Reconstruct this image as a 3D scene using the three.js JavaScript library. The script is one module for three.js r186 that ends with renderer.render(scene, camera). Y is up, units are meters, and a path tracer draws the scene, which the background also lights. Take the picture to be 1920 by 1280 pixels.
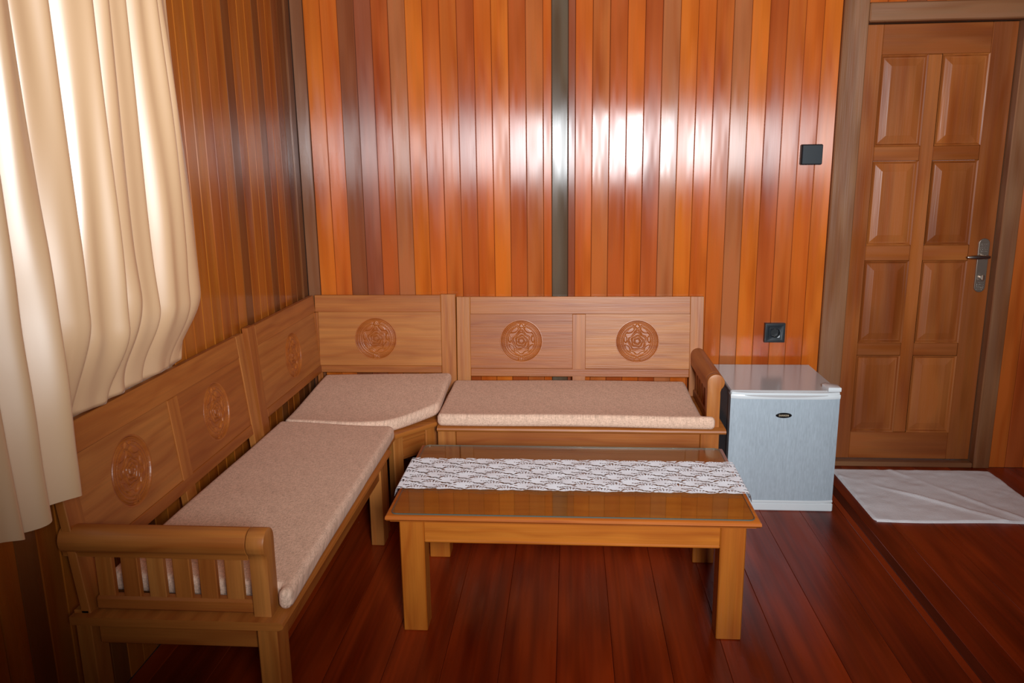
import * as THREE from 'three';
import { mergeGeometries, mergeVertices, toCreasedNormals } from 'three/addons/utils/BufferGeometryUtils.js';

// ---------------------------------------------------------------- camera, sky, light, exposure
const scene = new THREE.Scene();
const camera = new THREE.PerspectiveCamera(2 * Math.atan(640 / 1494.34) * 180 / Math.PI, 1.5, 0.05, 60);
camera.rotation.order = 'YXZ';
camera.position.set(1.258, 1.4342, 3.7115);
camera.rotation.set(-0.2192, 0.0741, -0.0132);

const renderer = new THREE.WebGLRenderer({ antialias: true });
renderer.toneMapping = THREE.LinearToneMapping;
renderer.toneMappingExposure = 1.0;
renderer.shadowMap.enabled = true;
scene.background = new THREE.Color(0.55, 0.7, 0.9);          // overcast daylight outside the window

// photographer's flash: a round reflector with a diffuser beside the camera, aimed at the upper part of the back wall
const FLASH = { at: [1.66, 1.58, 4.05], to: [1.4, 1.95, 0], r: 0.3, power: 61, angle: 0.88 };
const flash = new THREE.SpotLight(new THREE.Color(0.9, 0.96, 1.0), FLASH.power, 0, FLASH.angle, 1, 2);
flash.shadow.radius = FLASH.r / 0.02; flash.castShadow = true;

// ---------------------------------------------------------------- helpers
function rng(seed) { let a = seed >>> 0; return () => { a = (a + 0x6D2B79F5) >>> 0; let t = a; t = Math.imul(t ^ (t >>> 15), t | 1); t ^= t + Math.imul(t ^ (t >>> 7), t | 61); return ((t ^ (t >>> 14)) >>> 0) / 4294967296; }; }
const rnd = rng(7);
const clamp = (x, a = 0, b = 1) => Math.min(b, Math.max(a, x));
const mix = (a, b, t) => a + (b - a) * t;
const smooth = (a, b, x) => { const t = clamp((x - a) / (b - a)); return t * t * (3 - 2 * t); };
function hash(i, j, s) { let h = Math.imul(i, 374761393) + Math.imul(j, 668265263) + Math.imul(s, 1442695041); h = Math.imul(h ^ (h >>> 13), 1274126177); return ((h ^ (h >>> 16)) >>> 0) / 4294967296; }
function noise(x, y, px, py, s) {          // value noise that repeats every px, py cells
  const xi = Math.floor(x), yi = Math.floor(y), fx = x - xi, fy = y - yi;
  const a = fx * fx * (3 - 2 * fx), b = fy * fy * (3 - 2 * fy), m = (v, n) => ((v % n) + n) % n;
  const x0 = m(xi, px), x1 = m(xi + 1, px), y0 = m(yi, py), y1 = m(yi + 1, py);
  return mix(mix(hash(x0, y0, s), hash(x1, y0, s), a), mix(hash(x0, y1, s), hash(x1, y1, s), a), b);
}
function texture(w, h, fn, srgb = true) {
  const d = new Uint8Array(w * h * 4);
  for (let j = 0; j < h; j++) for (let i = 0; i < w; i++) {
    const c = fn((i + 0.5) / w, (j + 0.5) / h), k = (j * w + i) * 4;
    d[k] = clamp(c[0]) * 255; d[k + 1] = clamp(c[1]) * 255; d[k + 2] = clamp(c[2]) * 255; d[k + 3] = 255;
  }
  const t = new THREE.DataTexture(d, w, h); t.wrapS = t.wrapT = THREE.RepeatWrapping; t.magFilter = THREE.LinearFilter; t.minFilter = THREE.LinearMipmapLinearFilter;
  if (srgb) t.colorSpace = THREE.SRGBColorSpace; t.needsUpdate = true; return t;
}
const tile = (t, mu, mv) => { t.repeat.set(1 / mu, 1 / mv); return t; };      // uv are metres
// grain runs along u. Colour textures are near white and multiply the wood's colour.
function woodMap(seed, { patch = 0.25, streak = 0.16, figure = 0.1, n = 40, warm = 0.06 }) {
  return (u, v) => {
    const w = noise(u * 4, v * 4, 4, 4, seed) * 0.6 + noise(u * 9, v * 8, 9, 8, seed + 1) * 0.25;
    const coarse = noise(u * 5, v * 9, 5, 9, seed + 2) * 0.6 + noise(u * 13, v * 22, 13, 22, seed + 3) * 0.4;
    const st = noise(u * 3 + w, v * n, 3, n, seed + 4) * 0.5 + noise(u * 6, v * n * 3, 6, n * 3, seed + 5) * 0.3 + noise(u * 24, v * n * 4, 24, n * 4, seed + 6) * 0.2;
    const fig = Math.pow(0.5 + 0.5 * Math.sin((v * 7 + w * 1.6) * Math.PI * 2), 5);
    const t = 0.97 - patch * (coarse - 0.4) - streak * (st - 0.4) - figure * fig;
    const hue = warm * (coarse - 0.5);
    return [t, t - hue - 0.04 * fig, t - hue * 1.6 - 0.08 * fig];
  };
}
const TEX = {
  wall: tile(texture(1024, 512, woodMap(11, { patch: 0.3, streak: 0.09, figure: 0.02, n: 60, warm: 0.16 })), 2.2, 0.8),
  teak: tile(texture(1024, 512, woodMap(31, { patch: 0.11, streak: 0.13, figure: 0.05, n: 50, warm: 0.08 })), 1.1, 0.42),
  floor: tile(texture(1024, 512, woodMap(51, { patch: 0.4, streak: 0.3, figure: 0.04, n: 40, warm: 0.1 })), 2.6, 0.9),
  grain: tile(texture(512, 512, (u, v) => { const q = 0.5 * noise(u * 6, v * 110, 6, 110, 71) + 0.3 * noise(u * 20, v * 220, 20, 220, 72) + 0.2 * noise(u * 5, v * 12, 5, 12, 73); return [q, q, q]; }, false), 1.0, 0.5),
  gloss: tile(texture(512, 512, (u, v) => { const q = 0.58 + 0.6 * (noise(u * 5, v * 14, 5, 14, 81) * 0.6 + noise(u * 15, v * 50, 15, 50, 82) * 0.4 - 0.5); return [q, q, q]; }, false), 2.0, 0.7),
  linen: tile(texture(512, 512, (u, v) => {
    const a = noise(u * 40, v * 256, 40, 256, 91), b = noise(u * 256, v * 40, 256, 40, 92), c = noise(u * 250, v * 250, 250, 250, 93), d = noise(u * 10, v * 12, 10, 12, 94);
    const q = 0.93 + 0.16 * (a - 0.5) + 0.16 * (b - 0.5) + 0.16 * (c - 0.5) + 0.02 * (d - 0.5); return [q, q * 0.995, q * 0.985];
  }), 0.3, 0.3),
  weave: tile(texture(512, 512, (u, v) => { const q = 0.5 * noise(u * 60, v * 200, 60, 200, 95) + 0.5 * noise(u * 200, v * 60, 200, 60, 96); return [q, q, q]; }, false), 0.25, 0.25),
  brushed: tile(texture(512, 256, (u, v) => { const q = 0.93 + 0.07 * (noise(u * 12, v * 200, 12, 200, 97) - 0.5) + 0.05 * (noise(u * 30, v * 90, 30, 90, 98) - 0.5); return [q, q, q]; }), 0.4, 0.3),
};
function wood(color, tex, rough, o = {}) {
  return new THREE.MeshPhysicalMaterial({ color, map: TEX[tex], roughness: rough, bumpMap: TEX.grain, bumpScale: o.bump ?? 0.0004, anisotropy: o.aniso ?? 0, anisotropyRotation: Math.PI / 2, specularIntensity: o.spec ?? 1, ior: o.ior ?? 1.5, ...(o.gloss ? { roughnessMap: TEX.gloss } : {}) });
}
const M = {};
const WALL_ROUGH = 0.42;
const wallCache = {};
function wallWood(color, r = WALL_ROUGH) { return wallCache[color + r] ??= wood(color, 'wall', r, { aniso: 1, gloss: true, bump: 0.00006, spec: 0.9 }); }
M.teak = [wood('#ad6428', 'teak', 0.44, { spec: 0.85 }), wood('#a35a22', 'teak', 0.44, { spec: 0.85 }), wood('#b26c30', 'teak', 0.44, { spec: 0.85 })];
M.table = [wood('#b8661e', 'teak', 0.36), wood('#ad5f1c', 'teak', 0.36)];
M.tableTop = wood('#b65f1e', 'teak', 0.4);
M.carve = wood('#a85b23', 'teak', 0.38);
M.jamb = wood('#87593b', 'wall', 0.6, { gloss: true });
M.door = [wood('#945024', 'wall', 0.7, { gloss: true, spec: 0.5 }), wood('#9e5727', 'wall', 0.7, { gloss: true, spec: 0.5 }), wood('#8a481e', 'wall', 0.7, { gloss: true, spec: 0.5 })];
M.floor = ['#8c2f0b', '#94310a', '#822908', '#9a350c'].map((c) => wood(c, 'floor', 0.55, { gloss: true, bump: 0.0002, spec: 0.45 }));
M.floorSeam = wood('#5c1d0a', 'floor', 0.5, { spec: 0.45 });
M.backing = new THREE.MeshStandardMaterial({ color: '#33190c', roughness: 0.9 });
M.plain = new THREE.MeshStandardMaterial({ color: '#8a4a22', roughness: 0.7 });
M.ceiling = new THREE.MeshStandardMaterial({ color: '#7a5a3e', roughness: 0.9 });
M.linen = new THREE.MeshPhysicalMaterial({ color: '#ebc3aa', map: TEX.linen, roughness: 0.95, bumpMap: TEX.weave, bumpScale: 0.0008, sheen: 0.1, sheenColor: new THREE.Color(0.8, 0.75, 0.7), sheenRoughness: 0.6, specularIntensity: 0.3 });
M.satin = new THREE.MeshPhysicalMaterial({ color: '#d4aa80', roughness: 0.4, ior: 2.0, clearcoat: 0.6, clearcoatRoughness: 0.5, sheen: 0.2, sheenColor: new THREE.Color(1, 0.95, 0.88), sheenRoughness: 0.4, side: THREE.DoubleSide });
M.lace = new THREE.MeshStandardMaterial({ color: '#f4f8ff', roughness: 0.9, side: THREE.DoubleSide });
M.towel = new THREE.MeshPhysicalMaterial({ color: '#eeebee', roughness: 1, bumpMap: TEX.weave, bumpScale: 0.001, specularIntensity: 0.2 });
M.glass = new THREE.MeshPhysicalMaterial({ color: '#f4fbf8', roughness: 0.03, transmission: 1, thickness: 0, ior: 1.5 });
M.black = new THREE.MeshPhysicalMaterial({ color: '#1d2227', roughness: 0.35 });
M.blackDeep = new THREE.MeshPhysicalMaterial({ color: '#0e1114', roughness: 0.4 });
M.chrome = new THREE.MeshPhysicalMaterial({ color: '#b9b0a8', metalness: 1, roughness: 0.28 });
M.nickel = new THREE.MeshPhysicalMaterial({ color: '#9c8a7c', metalness: 0.9, roughness: 0.4 });
M.fridgeWhite = new THREE.MeshPhysicalMaterial({ color: '#cfd2d4', roughness: 0.3 });
M.fridgeTop = new THREE.MeshPhysicalMaterial({ color: '#b3b0b0', roughness: 0.16 });
M.fridgeSide = new THREE.MeshPhysicalMaterial({ color: '#8a9096', roughness: 0.35 });
M.fridgeDoor = new THREE.MeshPhysicalMaterial({ color: '#b5c0c9', map: TEX.brushed, roughness: 0.36, metalness: 0.12 });

function finish(m) { m.castShadow = m.receiveShadow = true; return m; }
const used = new Map();
function numbered(n) { const k = used.get(n) ?? 0; used.set(n, k + 1); return k ? `${n}_${String(k).padStart(3, '0')}` : n; }
function mesh(name, geometry, material, parent) { const m = finish(new THREE.Mesh(geometry, material)); m.name = name; parent.add(m); return m; }
function thing(name, label, category, at = [0, 0, 0], turn = 0, group) {
  const g = new THREE.Group(); g.name = numbered(name); g.position.set(...at); g.rotation.y = turn; scene.add(g);
  g.userData = { label, category }; if (group) g.userData.group = group; return g;
}
function struct(name, label) { const g = new THREE.Group(); g.name = name; g.userData = { kind: 'structure', label }; scene.add(g); return g; }

// uv in metres from position and normal: u runs along the grain axis
function woodUV(geometry, grain, ou = 0, ov = 0) {
  const g = geometry.index ? geometry.toNonIndexed() : geometry;
  const p = g.attributes.position, uv = new Float32Array(p.count * 2), gi = 'xyz'.indexOf(grain);
  const a = new THREE.Vector3(), b = new THREE.Vector3(), c = new THREE.Vector3();
  for (let i = 0; i < p.count; i += 3) {
    a.fromBufferAttribute(p, i); b.fromBufferAttribute(p, i + 1); c.fromBufferAttribute(p, i + 2);
    const n = b.clone().sub(a).cross(c.clone().sub(a)), q = [Math.abs(n.x), Math.abs(n.y), Math.abs(n.z)];
    const k = q.indexOf(Math.max(...q));
    let ui = gi, vi;
    if (k === gi) { ui = (gi + 1) % 3; vi = (gi + 2) % 3; } else vi = 3 - gi - k;
    [a, b, c].forEach((v, j) => { const e = [v.x, v.y, v.z]; uv[(i + j) * 2] = e[ui] + ou; uv[(i + j) * 2 + 1] = e[vi] + ov; });
  }
  g.setAttribute('uv', new THREE.BufferAttribute(uv, 2)); return g;
}
function fromTris(tris) {
  const pos = []; tris.forEach((t) => t.forEach((v) => pos.push(...v)));
  const g = new THREE.BufferGeometry(); g.setAttribute('position', new THREE.Float32BufferAttribute(pos, 3));
  g.setAttribute('uv', new THREE.Float32BufferAttribute(new Float32Array(pos.length / 3 * 2), 2)); g.computeVertexNormals(); return g;
}
// box with chamfered edges, 44 triangles
function cbox(x0, x1, y0, y1, z0, z1, c = 0.002, grain = 'x', ou, ov) {
  const lo = [x0, y0, z0], hi = [x1, y1, z1], tris = [], cen = lo.map((v, i) => (v + hi[i]) / 2);
  const P = (s, full) => s.map((v, i) => (v > 0 ? hi[i] - (i === full ? 0 : c) : lo[i] + (i === full ? 0 : c)));
  const quad = (a, b, d, e) => { tris.push([a, b, d], [a, d, e]); };
  const face = (pts) => {
    const m = pts.reduce((s, v) => s.map((q, i) => q + v[i] / pts.length), [0, 0, 0]).map((v, i) => v - cen[i]);
    const [a, b, d] = pts, u = b.map((v, i) => v - a[i]), w = d.map((v, i) => v - a[i]);
    const n = [u[1] * w[2] - u[2] * w[1], u[2] * w[0] - u[0] * w[2], u[0] * w[1] - u[1] * w[0]];
    if (n[0] * m[0] + n[1] * m[1] + n[2] * m[2] < 0) pts.reverse();
    if (pts.length === 4) quad(...pts); else tris.push(pts);
  };
  for (let ax = 0; ax < 3; ax++) {
    const b = (ax + 1) % 3, d = (ax + 2) % 3;
    for (const s of [-1, 1]) {
      const mk = (sb, sd) => { const v = [0, 0, 0]; v[ax] = s; v[b] = sb; v[d] = sd; return P(v, ax); };
      face([mk(-1, -1), mk(1, -1), mk(1, 1), mk(-1, 1)]);
      for (const t of [-1, 1]) {              // edge along d, between faces ax and b
        const e = (sd, full) => { const v = [0, 0, 0]; v[ax] = s; v[b] = t; v[d] = sd; return P(v, full); };
        face([e(-1, ax), e(1, ax), e(1, b), e(-1, b)]);
      }
    }
  }
  for (const i of [-1, 1]) for (const j of [-1, 1]) for (const k of [-1, 1]) face([P([i, j, k], 0), P([i, j, k], 1), P([i, j, k], 2)]);
  return woodUV(fromTris(tris), grain, ou ?? rnd() * 3, ov ?? rnd() * 2);
}
function shapeOf(pts, holes = []) {
  const s = new THREE.Shape(pts.map(([x, y]) => new THREE.Vector2(x, y)));
  holes.forEach((h) => s.holes.push(h)); return s;
}
function extrude(pts, depth, { bevel = 0, seg = 2, grain = 'x', holes = [], crease = 0.5, curve = 24 } = {}) {
  let g = new THREE.ExtrudeGeometry(shapeOf(pts, holes), { depth, bevelEnabled: bevel > 0, bevelSize: bevel, bevelThickness: bevel, bevelSegments: seg, bevelOffset: -bevel, curveSegments: curve });
  g = woodUV(g, grain, rnd() * 3, rnd() * 2); return toCreasedNormals(g, crease);
}
const place = (g, m) => g.applyMatrix4(m);
const rotX = (a) => new THREE.Matrix4().makeRotationX(a), rotY = (a) => new THREE.Matrix4().makeRotationY(a), move = (x, y, z) => new THREE.Matrix4().makeTranslation(x, y, z);

// ---------------------------------------------------------------- the room shell
const ROOM = { x1: 4.2, z1: 5.4, h: 2.62 };
{
  const f = struct('floor', 'dark red lacquered plank floor');
  mesh('subfloor', cbox(-0.14, ROOM.x1 + 0.14, -0.16, -0.024, -0.14, ROOM.z1 + 0.14, 0.002, 'z'), M.backing, f);
  const W = 0.1665, first = 2.0545 - 13 * W;
  const variants = [0, 1, 2, 3, 4].map((k) => cbox(0.0004, W - 0.0004, -0.024, 0, 0, ROOM.z1, 0.0012, 'z', k * 0.71, k * 0.31));
  for (let k = 0; k < 26; k++) {
    const x0 = first + k * W; if (x0 > ROOM.x1 - 0.02) break;
    if (k === 0) { mesh('plank', cbox(0, first + W - 0.0004, -0.024, 0, 0, ROOM.z1, 0.0012, 'z'), M.floor[1], f); continue; }
    if (k === 15) {          // a narrow dark stained strip between two planks
      mesh('plank', cbox(x0 + 0.0004, 2.4146, -0.024, 0, 0, ROOM.z1, 0.0012, 'z'), M.floor[0], f); mesh('dark_strip', cbox(2.4154, 2.4496, -0.024, 0, 0, ROOM.z1, 0.0012, 'z'), M.floorSeam, f); mesh('plank', cbox(2.4504, x0 + W - 0.0004, -0.024, 0, 0, ROOM.z1, 0.0012, 'z'), M.floor[2], f); continue;
    }
    const p = mesh('plank', variants[(k * 3) % 5], M.floor[[0, 2, 1, 0, 3, 1, 2, 0, 1, 3, 0, 2, 1][k % 13]], f); p.position.x = x0;
  }
}
{
  const c = struct('ceiling', 'plain boarded ceiling above the room');
  mesh('ceiling_slab', cbox(-0.14, ROOM.x1 + 0.14, ROOM.h, ROOM.h + 0.12, -0.14, ROOM.z1 + 0.14, 0.002, 'z'), M.ceiling, c);
}
const H = ROOM.h;
// vertical tongue-and-groove boards
const boardVariants = {};
function boardGeo(w, y0, y1, k) {
  return boardVariants[`${w.toFixed(4)}|${y0}|${y1}|${k}`] ??= cbox(0.0006, w - 0.0006, y0, y1, -0.018, 0, 0.0022, 'y', k * 0.57, k * 0.37);
}
const TONE = { o: '#bd5a1f', b: '#c5631f', t: '#b15c2b', r: '#aa4f22', d: '#85472a', p: '#924c31', k: '#625040', m: '#b35721', g: '#a75e36' };
const SIDE = { o: '#ad5f1f', b: '#b4661f', r: '#a0531c', d: '#7c4520', p: '#8a4b22', m: '#a85a1d' };
{
  const w = struct('wall_back', 'varnished orange timber board wall behind the benches');
  mesh('backing', cbox(-0.14, 2.45, 0, H, -0.14, -0.019, 0.001, 'y'), M.backing, w);
  mesh('backing', cbox(3.2, ROOM.x1 + 0.14, 0, H, -0.14, -0.019, 0.001, 'y'), M.backing, w);
  mesh('backing', cbox(2.45, 3.2, 2.04, H, -0.14, -0.019, 0.001, 'y'), M.backing, w);
  const run = (x0, x1, n, tones, y0 = 0) => {
    const p = (x1 - x0) / n;
    for (let i = 0; i < n; i++) {
      const b = mesh('board', boardGeo(p, y0, H, (i * 5 + n) % 7), wallWood(TONE[tones[i % tones.length]], [0.42, 0.48, 0.44, 0.56][(i * 7 + n) % 4]), w);
      b.position.set(x0 + i * p, 0, 0); b.rotation.y = (rnd() - 0.5) * 0.02; b.position.z = -Math.abs(b.rotation.y) * p * 0.5;
    }
  };
  run(0.066, 1.136, 14, 'bodprgbomrobrt');
  run(1.136, 1.174, 1, 'o');
  run(1.248, 1.28, 1, 'p');
  run(1.28, 2.416, 15, 'otrorgbomgbrmob');
  run(3.235, 4.195, 12, 'mrordmbrom');
  run(2.52, 3.235, 9, 'modrbmopr', 2.082);
  mesh('batten', cbox(1.175, 1.247, 0, H, -0.018, 0.004, 0.003, 'y'), wallWood(TONE.k, 0.42), w);
  mesh('corner_batten', cbox(0.007, 0.064, 0, H, -0.018, 0.006, 0.003, 'y'), wallWood('#835338', 0.44), w);
}
const WIN = { z0: 1.46, z1: 3.3, y0: 0.74, y1: 2.28 };
{
  const w = struct('wall_left', 'varnished timber board wall with the curtained window');
  mesh('backing', cbox(-0.14, -0.019, 0, H, 0, WIN.z0, 0.001, 'y'), M.backing, w);
  mesh('backing', cbox(-0.14, -0.019, 0, H, WIN.z1, ROOM.z1, 0.001, 'y'), M.backing, w);
  mesh('backing', cbox(-0.14, -0.019, 0, WIN.y0, WIN.z0, WIN.z1, 0.001, 'y'), M.backing, w);
  mesh('backing', cbox(-0.14, -0.019, WIN.y1, H, WIN.z0, WIN.z1, 0.001, 'y'), M.backing, w);
  const p = 0.0735, tones = 'dpmrdoomdomrbomoormodom';
  for (let i = 0; i < 72; i++) {
    const z0 = 0.07 + i * p; if (z0 + p > ROOM.z1) break;
    const over = z0 + p > WIN.z0 && z0 < WIN.z1;
    for (const [y0, y1] of over ? [[0, WIN.y0], [WIN.y1, H]] : [[0, H]]) {
      const b = mesh('board', boardGeo(p, y0, y1, (i * 3) % 7), wallWood(SIDE[tones[i % tones.length]], [0.42, 0.46, 0.4][i % 3]), w);
      b.rotation.y = Math.PI / 2 + (rnd() - 0.5) * 0.03; b.position.set(-0.0008, 0, z0 + p);
    }
  }
  mesh('corner_batten', cbox(-0.018, 0.006, 0, H, 0.007, 0.068, 0.003, 'y'), wallWood('#7a4828', 0.44), w);
}
{
  const w = struct('window_1', 'wooden window behind the satin curtain');
  const m = M.jamb, { z0, z1, y0, y1 } = WIN;
  mesh('sill', cbox(-0.14, -0.02, y0, y0 + 0.03, z0, z1, 0.003, 'z'), m, w);
  mesh('window_frame', mergeGeometries([cbox(-0.13, -0.06, y1 - 0.05, y1, z0, z1, 0.002, 'z'), cbox(-0.13, -0.06, y0 + 0.03, y0 + 0.07, z0, z1, 0.002, 'z'),
    ...[z0, (z0 + z1) / 2 - 0.03, z1 - 0.06].map((z) => cbox(-0.13, -0.06, y0 + 0.07, y1 - 0.05, z, z + 0.06, 0.002, 'y'))]), m, w);
  for (const [a, b] of [[z0 + 0.06, (z0 + z1) / 2 - 0.03], [(z0 + z1) / 2 + 0.03, z1 - 0.06]]) mesh('pane', new THREE.BoxGeometry(0.005, y1 - y0 - 0.12, b - a).translate(-0.095, (y0 + y1) / 2 + 0.01, (a + b) / 2), M.glass, w);
}
{
  const r = struct('wall_right', 'plain timber wall'); mesh('wall_slab', cbox(ROOM.x1, ROOM.x1 + 0.14, 0, H, 0, ROOM.z1, 0.001, 'y'), M.plain, r);
  const f = struct('wall_front', 'plain timber wall behind the camera'); mesh('wall_slab', cbox(-0.14, ROOM.x1 + 0.14, 0, H, ROOM.z1, ROOM.z1 + 0.14, 0.001, 'y'), M.plain, f);
}
// ---------------------------------------------------------------- door and its frame
{
  const t = struct('trim_1', 'greyish brown timber door frame');
  mesh('jamb', cbox(2.417, 2.5215, 0, H, -0.12, 0.016, 0.004, 'y'), M.jamb, t);
  mesh('jamb', cbox(3.162, 3.236, 0, 2.002, -0.12, 0.016, 0.004, 'y'), M.jamb, t);
  mesh('head_beam', cbox(2.522, 3.3, 2.003, 2.08, -0.12, 0.02, 0.005, 'x'), M.jamb, t);
  mesh('threshold', cbox(2.522, 3.161, 0, 0.024, -0.12, 0.012, 0.004, 'x'), M.jamb, t);
  mesh('door_stop', mergeGeometries([cbox(2.522, 3.161, 1.97, 2.002, -0.12, -0.08, 0.003, 'x')]), M.jamb, t);

  const d = struct('door_1', 'brown eight panel timber door');
  const zf = -0.03, zb = -0.07, X = [2.524, 2.6023, 2.7999, 2.8576, 3.0552, 3.159], Y = [1.8729, 1.4878, 1.4243, 1.0501, 0.9803, 0.5963, 0.5362, 0.1601], top = 1.998, bot = 0.028;
  mesh('stile', cbox(X[0], X[1], bot, top, zb, zf, 0.002, 'y'), M.door[0], d);
  mesh('stile', cbox(X[4], X[5], bot, top, zb, zf, 0.002, 'y'), M.door[2], d);
  mesh('rail', cbox(X[1] + 0.0005, X[4] - 0.0005, Y[0], top, zb, zf - 0.0005, 0.002, 'x'), M.door[2], d);
  mesh('rail', cbox(X[1] + 0.0005, X[4] - 0.0005, bot, Y[7], zb, zf - 0.0005, 0.002, 'x'), M.door[0], d);
  mesh('middle_stile', cbox(X[2], X[3], Y[7] + 0.0005, Y[0] - 0.0005, zb, zf - 0.0008, 0.003, 'y'), M.door[1], d);
  for (const k of [1, 3, 5]) for (const s of [0, 1]) mesh('rail', cbox(s ? X[3] + 0.0005 : X[1] + 0.0005, s ? X[4] - 0.0005 : X[2] - 0.0005, Y[k + 1], Y[k], zb, zf - 0.001, 0.003, 'x'), M.door[(k + s) % 3], d);
  const panel = (x0, x1, y0, y1, k) => {        // moulded rim, sunk groove, sloping bevel, raised field
    const steps = [[0.0003, zf - 0.001], [0.006, zf - 0.004], [0.011, zf - 0.01], [0.016, zf - 0.0105], [0.042, zf - 0.005], [0.046, zf - 0.004]], tris = [];
    const ring = ([i, z]) => [[x0 + i, y0 + i, z], [x1 - i, y0 + i, z], [x1 - i, y1 - i, z], [x0 + i, y1 - i, z]];
    for (let s = 0; s < steps.length - 1; s++) { const a = ring(steps[s]), b = ring(steps[s + 1]); for (let e = 0; e < 4; e++) { const f = (e + 1) % 4; tris.push([a[e], a[f], b[f]], [a[e], b[f], b[e]]); } }
    const c = ring(steps.at(-1)); tris.push([c[0], c[1], c[2]], [c[0], c[2], c[3]]);
    const r = ring([0.0003, zb + 0.006]); tris.push([r[0], r[2], r[1]], [r[0], r[3], r[2]]);
    mesh('panel', woodUV(fromTris(tris), 'y', rnd() * 3, rnd() * 2), M.door[k % 3], d);
  };
  for (let j = 0; j < 4; j++) { panel(X[1], X[2], Y[2 * j + 1], Y[2 * j], j); panel(X[3], X[4], Y[2 * j + 1], Y[2 * j], j + 1); }
  // lever handle on a long plate
  const hx = 3.117, plate = new THREE.Shape(); const pw = 0.022, py0 = 0.838, py1 = 1.078;
  plate.absarc(hx, py1 - pw, pw, 0, Math.PI, false); plate.absarc(hx, py0 + pw, pw, Math.PI, Math.PI * 2, false);
  mesh('handle_plate', toCreasedNormals(new THREE.ExtrudeGeometry(plate, { depth: 0.004, bevelEnabled: true, bevelSize: 0.002, bevelThickness: 0.003, bevelSegments: 2, curveSegments: 14 }).translate(0, 0, zf), 0.5), M.nickel, d);
  const lev = new THREE.LatheGeometry([[0.0001, 0], [0.005, 0.006], [0.0085, 0.03], [0.0095, 0.055], [0.007, 0.08], [0.0062, 0.1], [0.0001, 0.102]].map(([r, y]) => new THREE.Vector2(r, y)), 16);
  lev.applyMatrix4(new THREE.Matrix4().makeRotationZ(-Math.PI / 2)).translate(hx - 0.088, 1.0, zf + 0.045);
  const handle = mesh('lever', mergeGeometries([lev.toNonIndexed(), new THREE.CylinderGeometry(0.0085, 0.0105, 0.045, 16).rotateX(Math.PI / 2).translate(hx, 1.0, zf + 0.026).toNonIndexed()]), M.chrome, d);
  const dots = [];
  for (const [a, b] of [[1.022, 1.058], [0.848, 0.884]]) for (let y = a; y < b; y += 0.008) for (let x = -2; x <= 2; x++) dots.push(new THREE.SphereGeometry(0.0022, 6, 4).scale(1, 1, 0.7).translate(hx + x * 0.007, y, zf + 0.0072));
  mesh('stud_pattern', mergeGeometries(dots), M.chrome, d).userData.kind = 'stuff';
  mesh('lock_cylinder', new THREE.CylinderGeometry(0.0085, 0.0085, 0.016, 18).rotateX(Math.PI / 2).translate(hx, 0.905, zf + 0.011), M.chrome, d);
  mesh('thumb_turn', cbox(hx - 0.004, hx + 0.004, 0.893, 0.917, zf + 0.018, zf + 0.034, 0.003, 'y'), M.chrome, d);
}
// ---------------------------------------------------------------- switch and socket
{
  const s = thing('light_switch', 'black square light switch high on the board wall beside the door frame', 'switch', [2.318, 1.457, 0.001]);
  mesh('box', cbox(-0.046, 0.046, -0.044, 0.044, 0, 0.028, 0.004, 'x'), M.blackDeep, s);
  mesh('rocker', cbox(-0.044, 0.044, -0.042, 0.042, 0.0285, 0.034, 0.003, 'x'), M.black, s);
  const p = thing('wall_socket', 'black square power socket with round well low on the wall above the fridge', 'socket', [2.205, 0.655, 0.001]);
  mesh('frame', (() => { const h = new THREE.Path(); h.absarc(0, 0, 0.021, 0, Math.PI * 2, true); return extrude([[-0.046, -0.045], [0.046, -0.045], [0.046, 0.045], [-0.046, 0.045]], 0.022, { bevel: 0.003, holes: [h] }); })().translate(0, 0, 0.003), M.black, p);
  mesh('well', new THREE.CylinderGeometry(0.0205, 0.0205, 0.006, 28).rotateX(Math.PI / 2).translate(0, 0, 0.0045), M.blackDeep, p);
  mesh('inner_frame', (() => { const h = new THREE.Path(); h.absarc(0, 0, 0.0212, 0, Math.PI * 2, true); return extrude([[-0.027, -0.027], [0.027, -0.027], [0.027, 0.027], [-0.027, 0.027]], 0.003, { bevel: 0.001, holes: [h] }); })().translate(0, 0, 0.0285), M.black, p);
  for (const x of [-1, 1]) mesh('earth_clip', cbox(-0.003, 0.003, x * 0.018 - 0.002, x * 0.018 + 0.002, 0.008, 0.02, 0.001), M.chrome, p);
}
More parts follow.
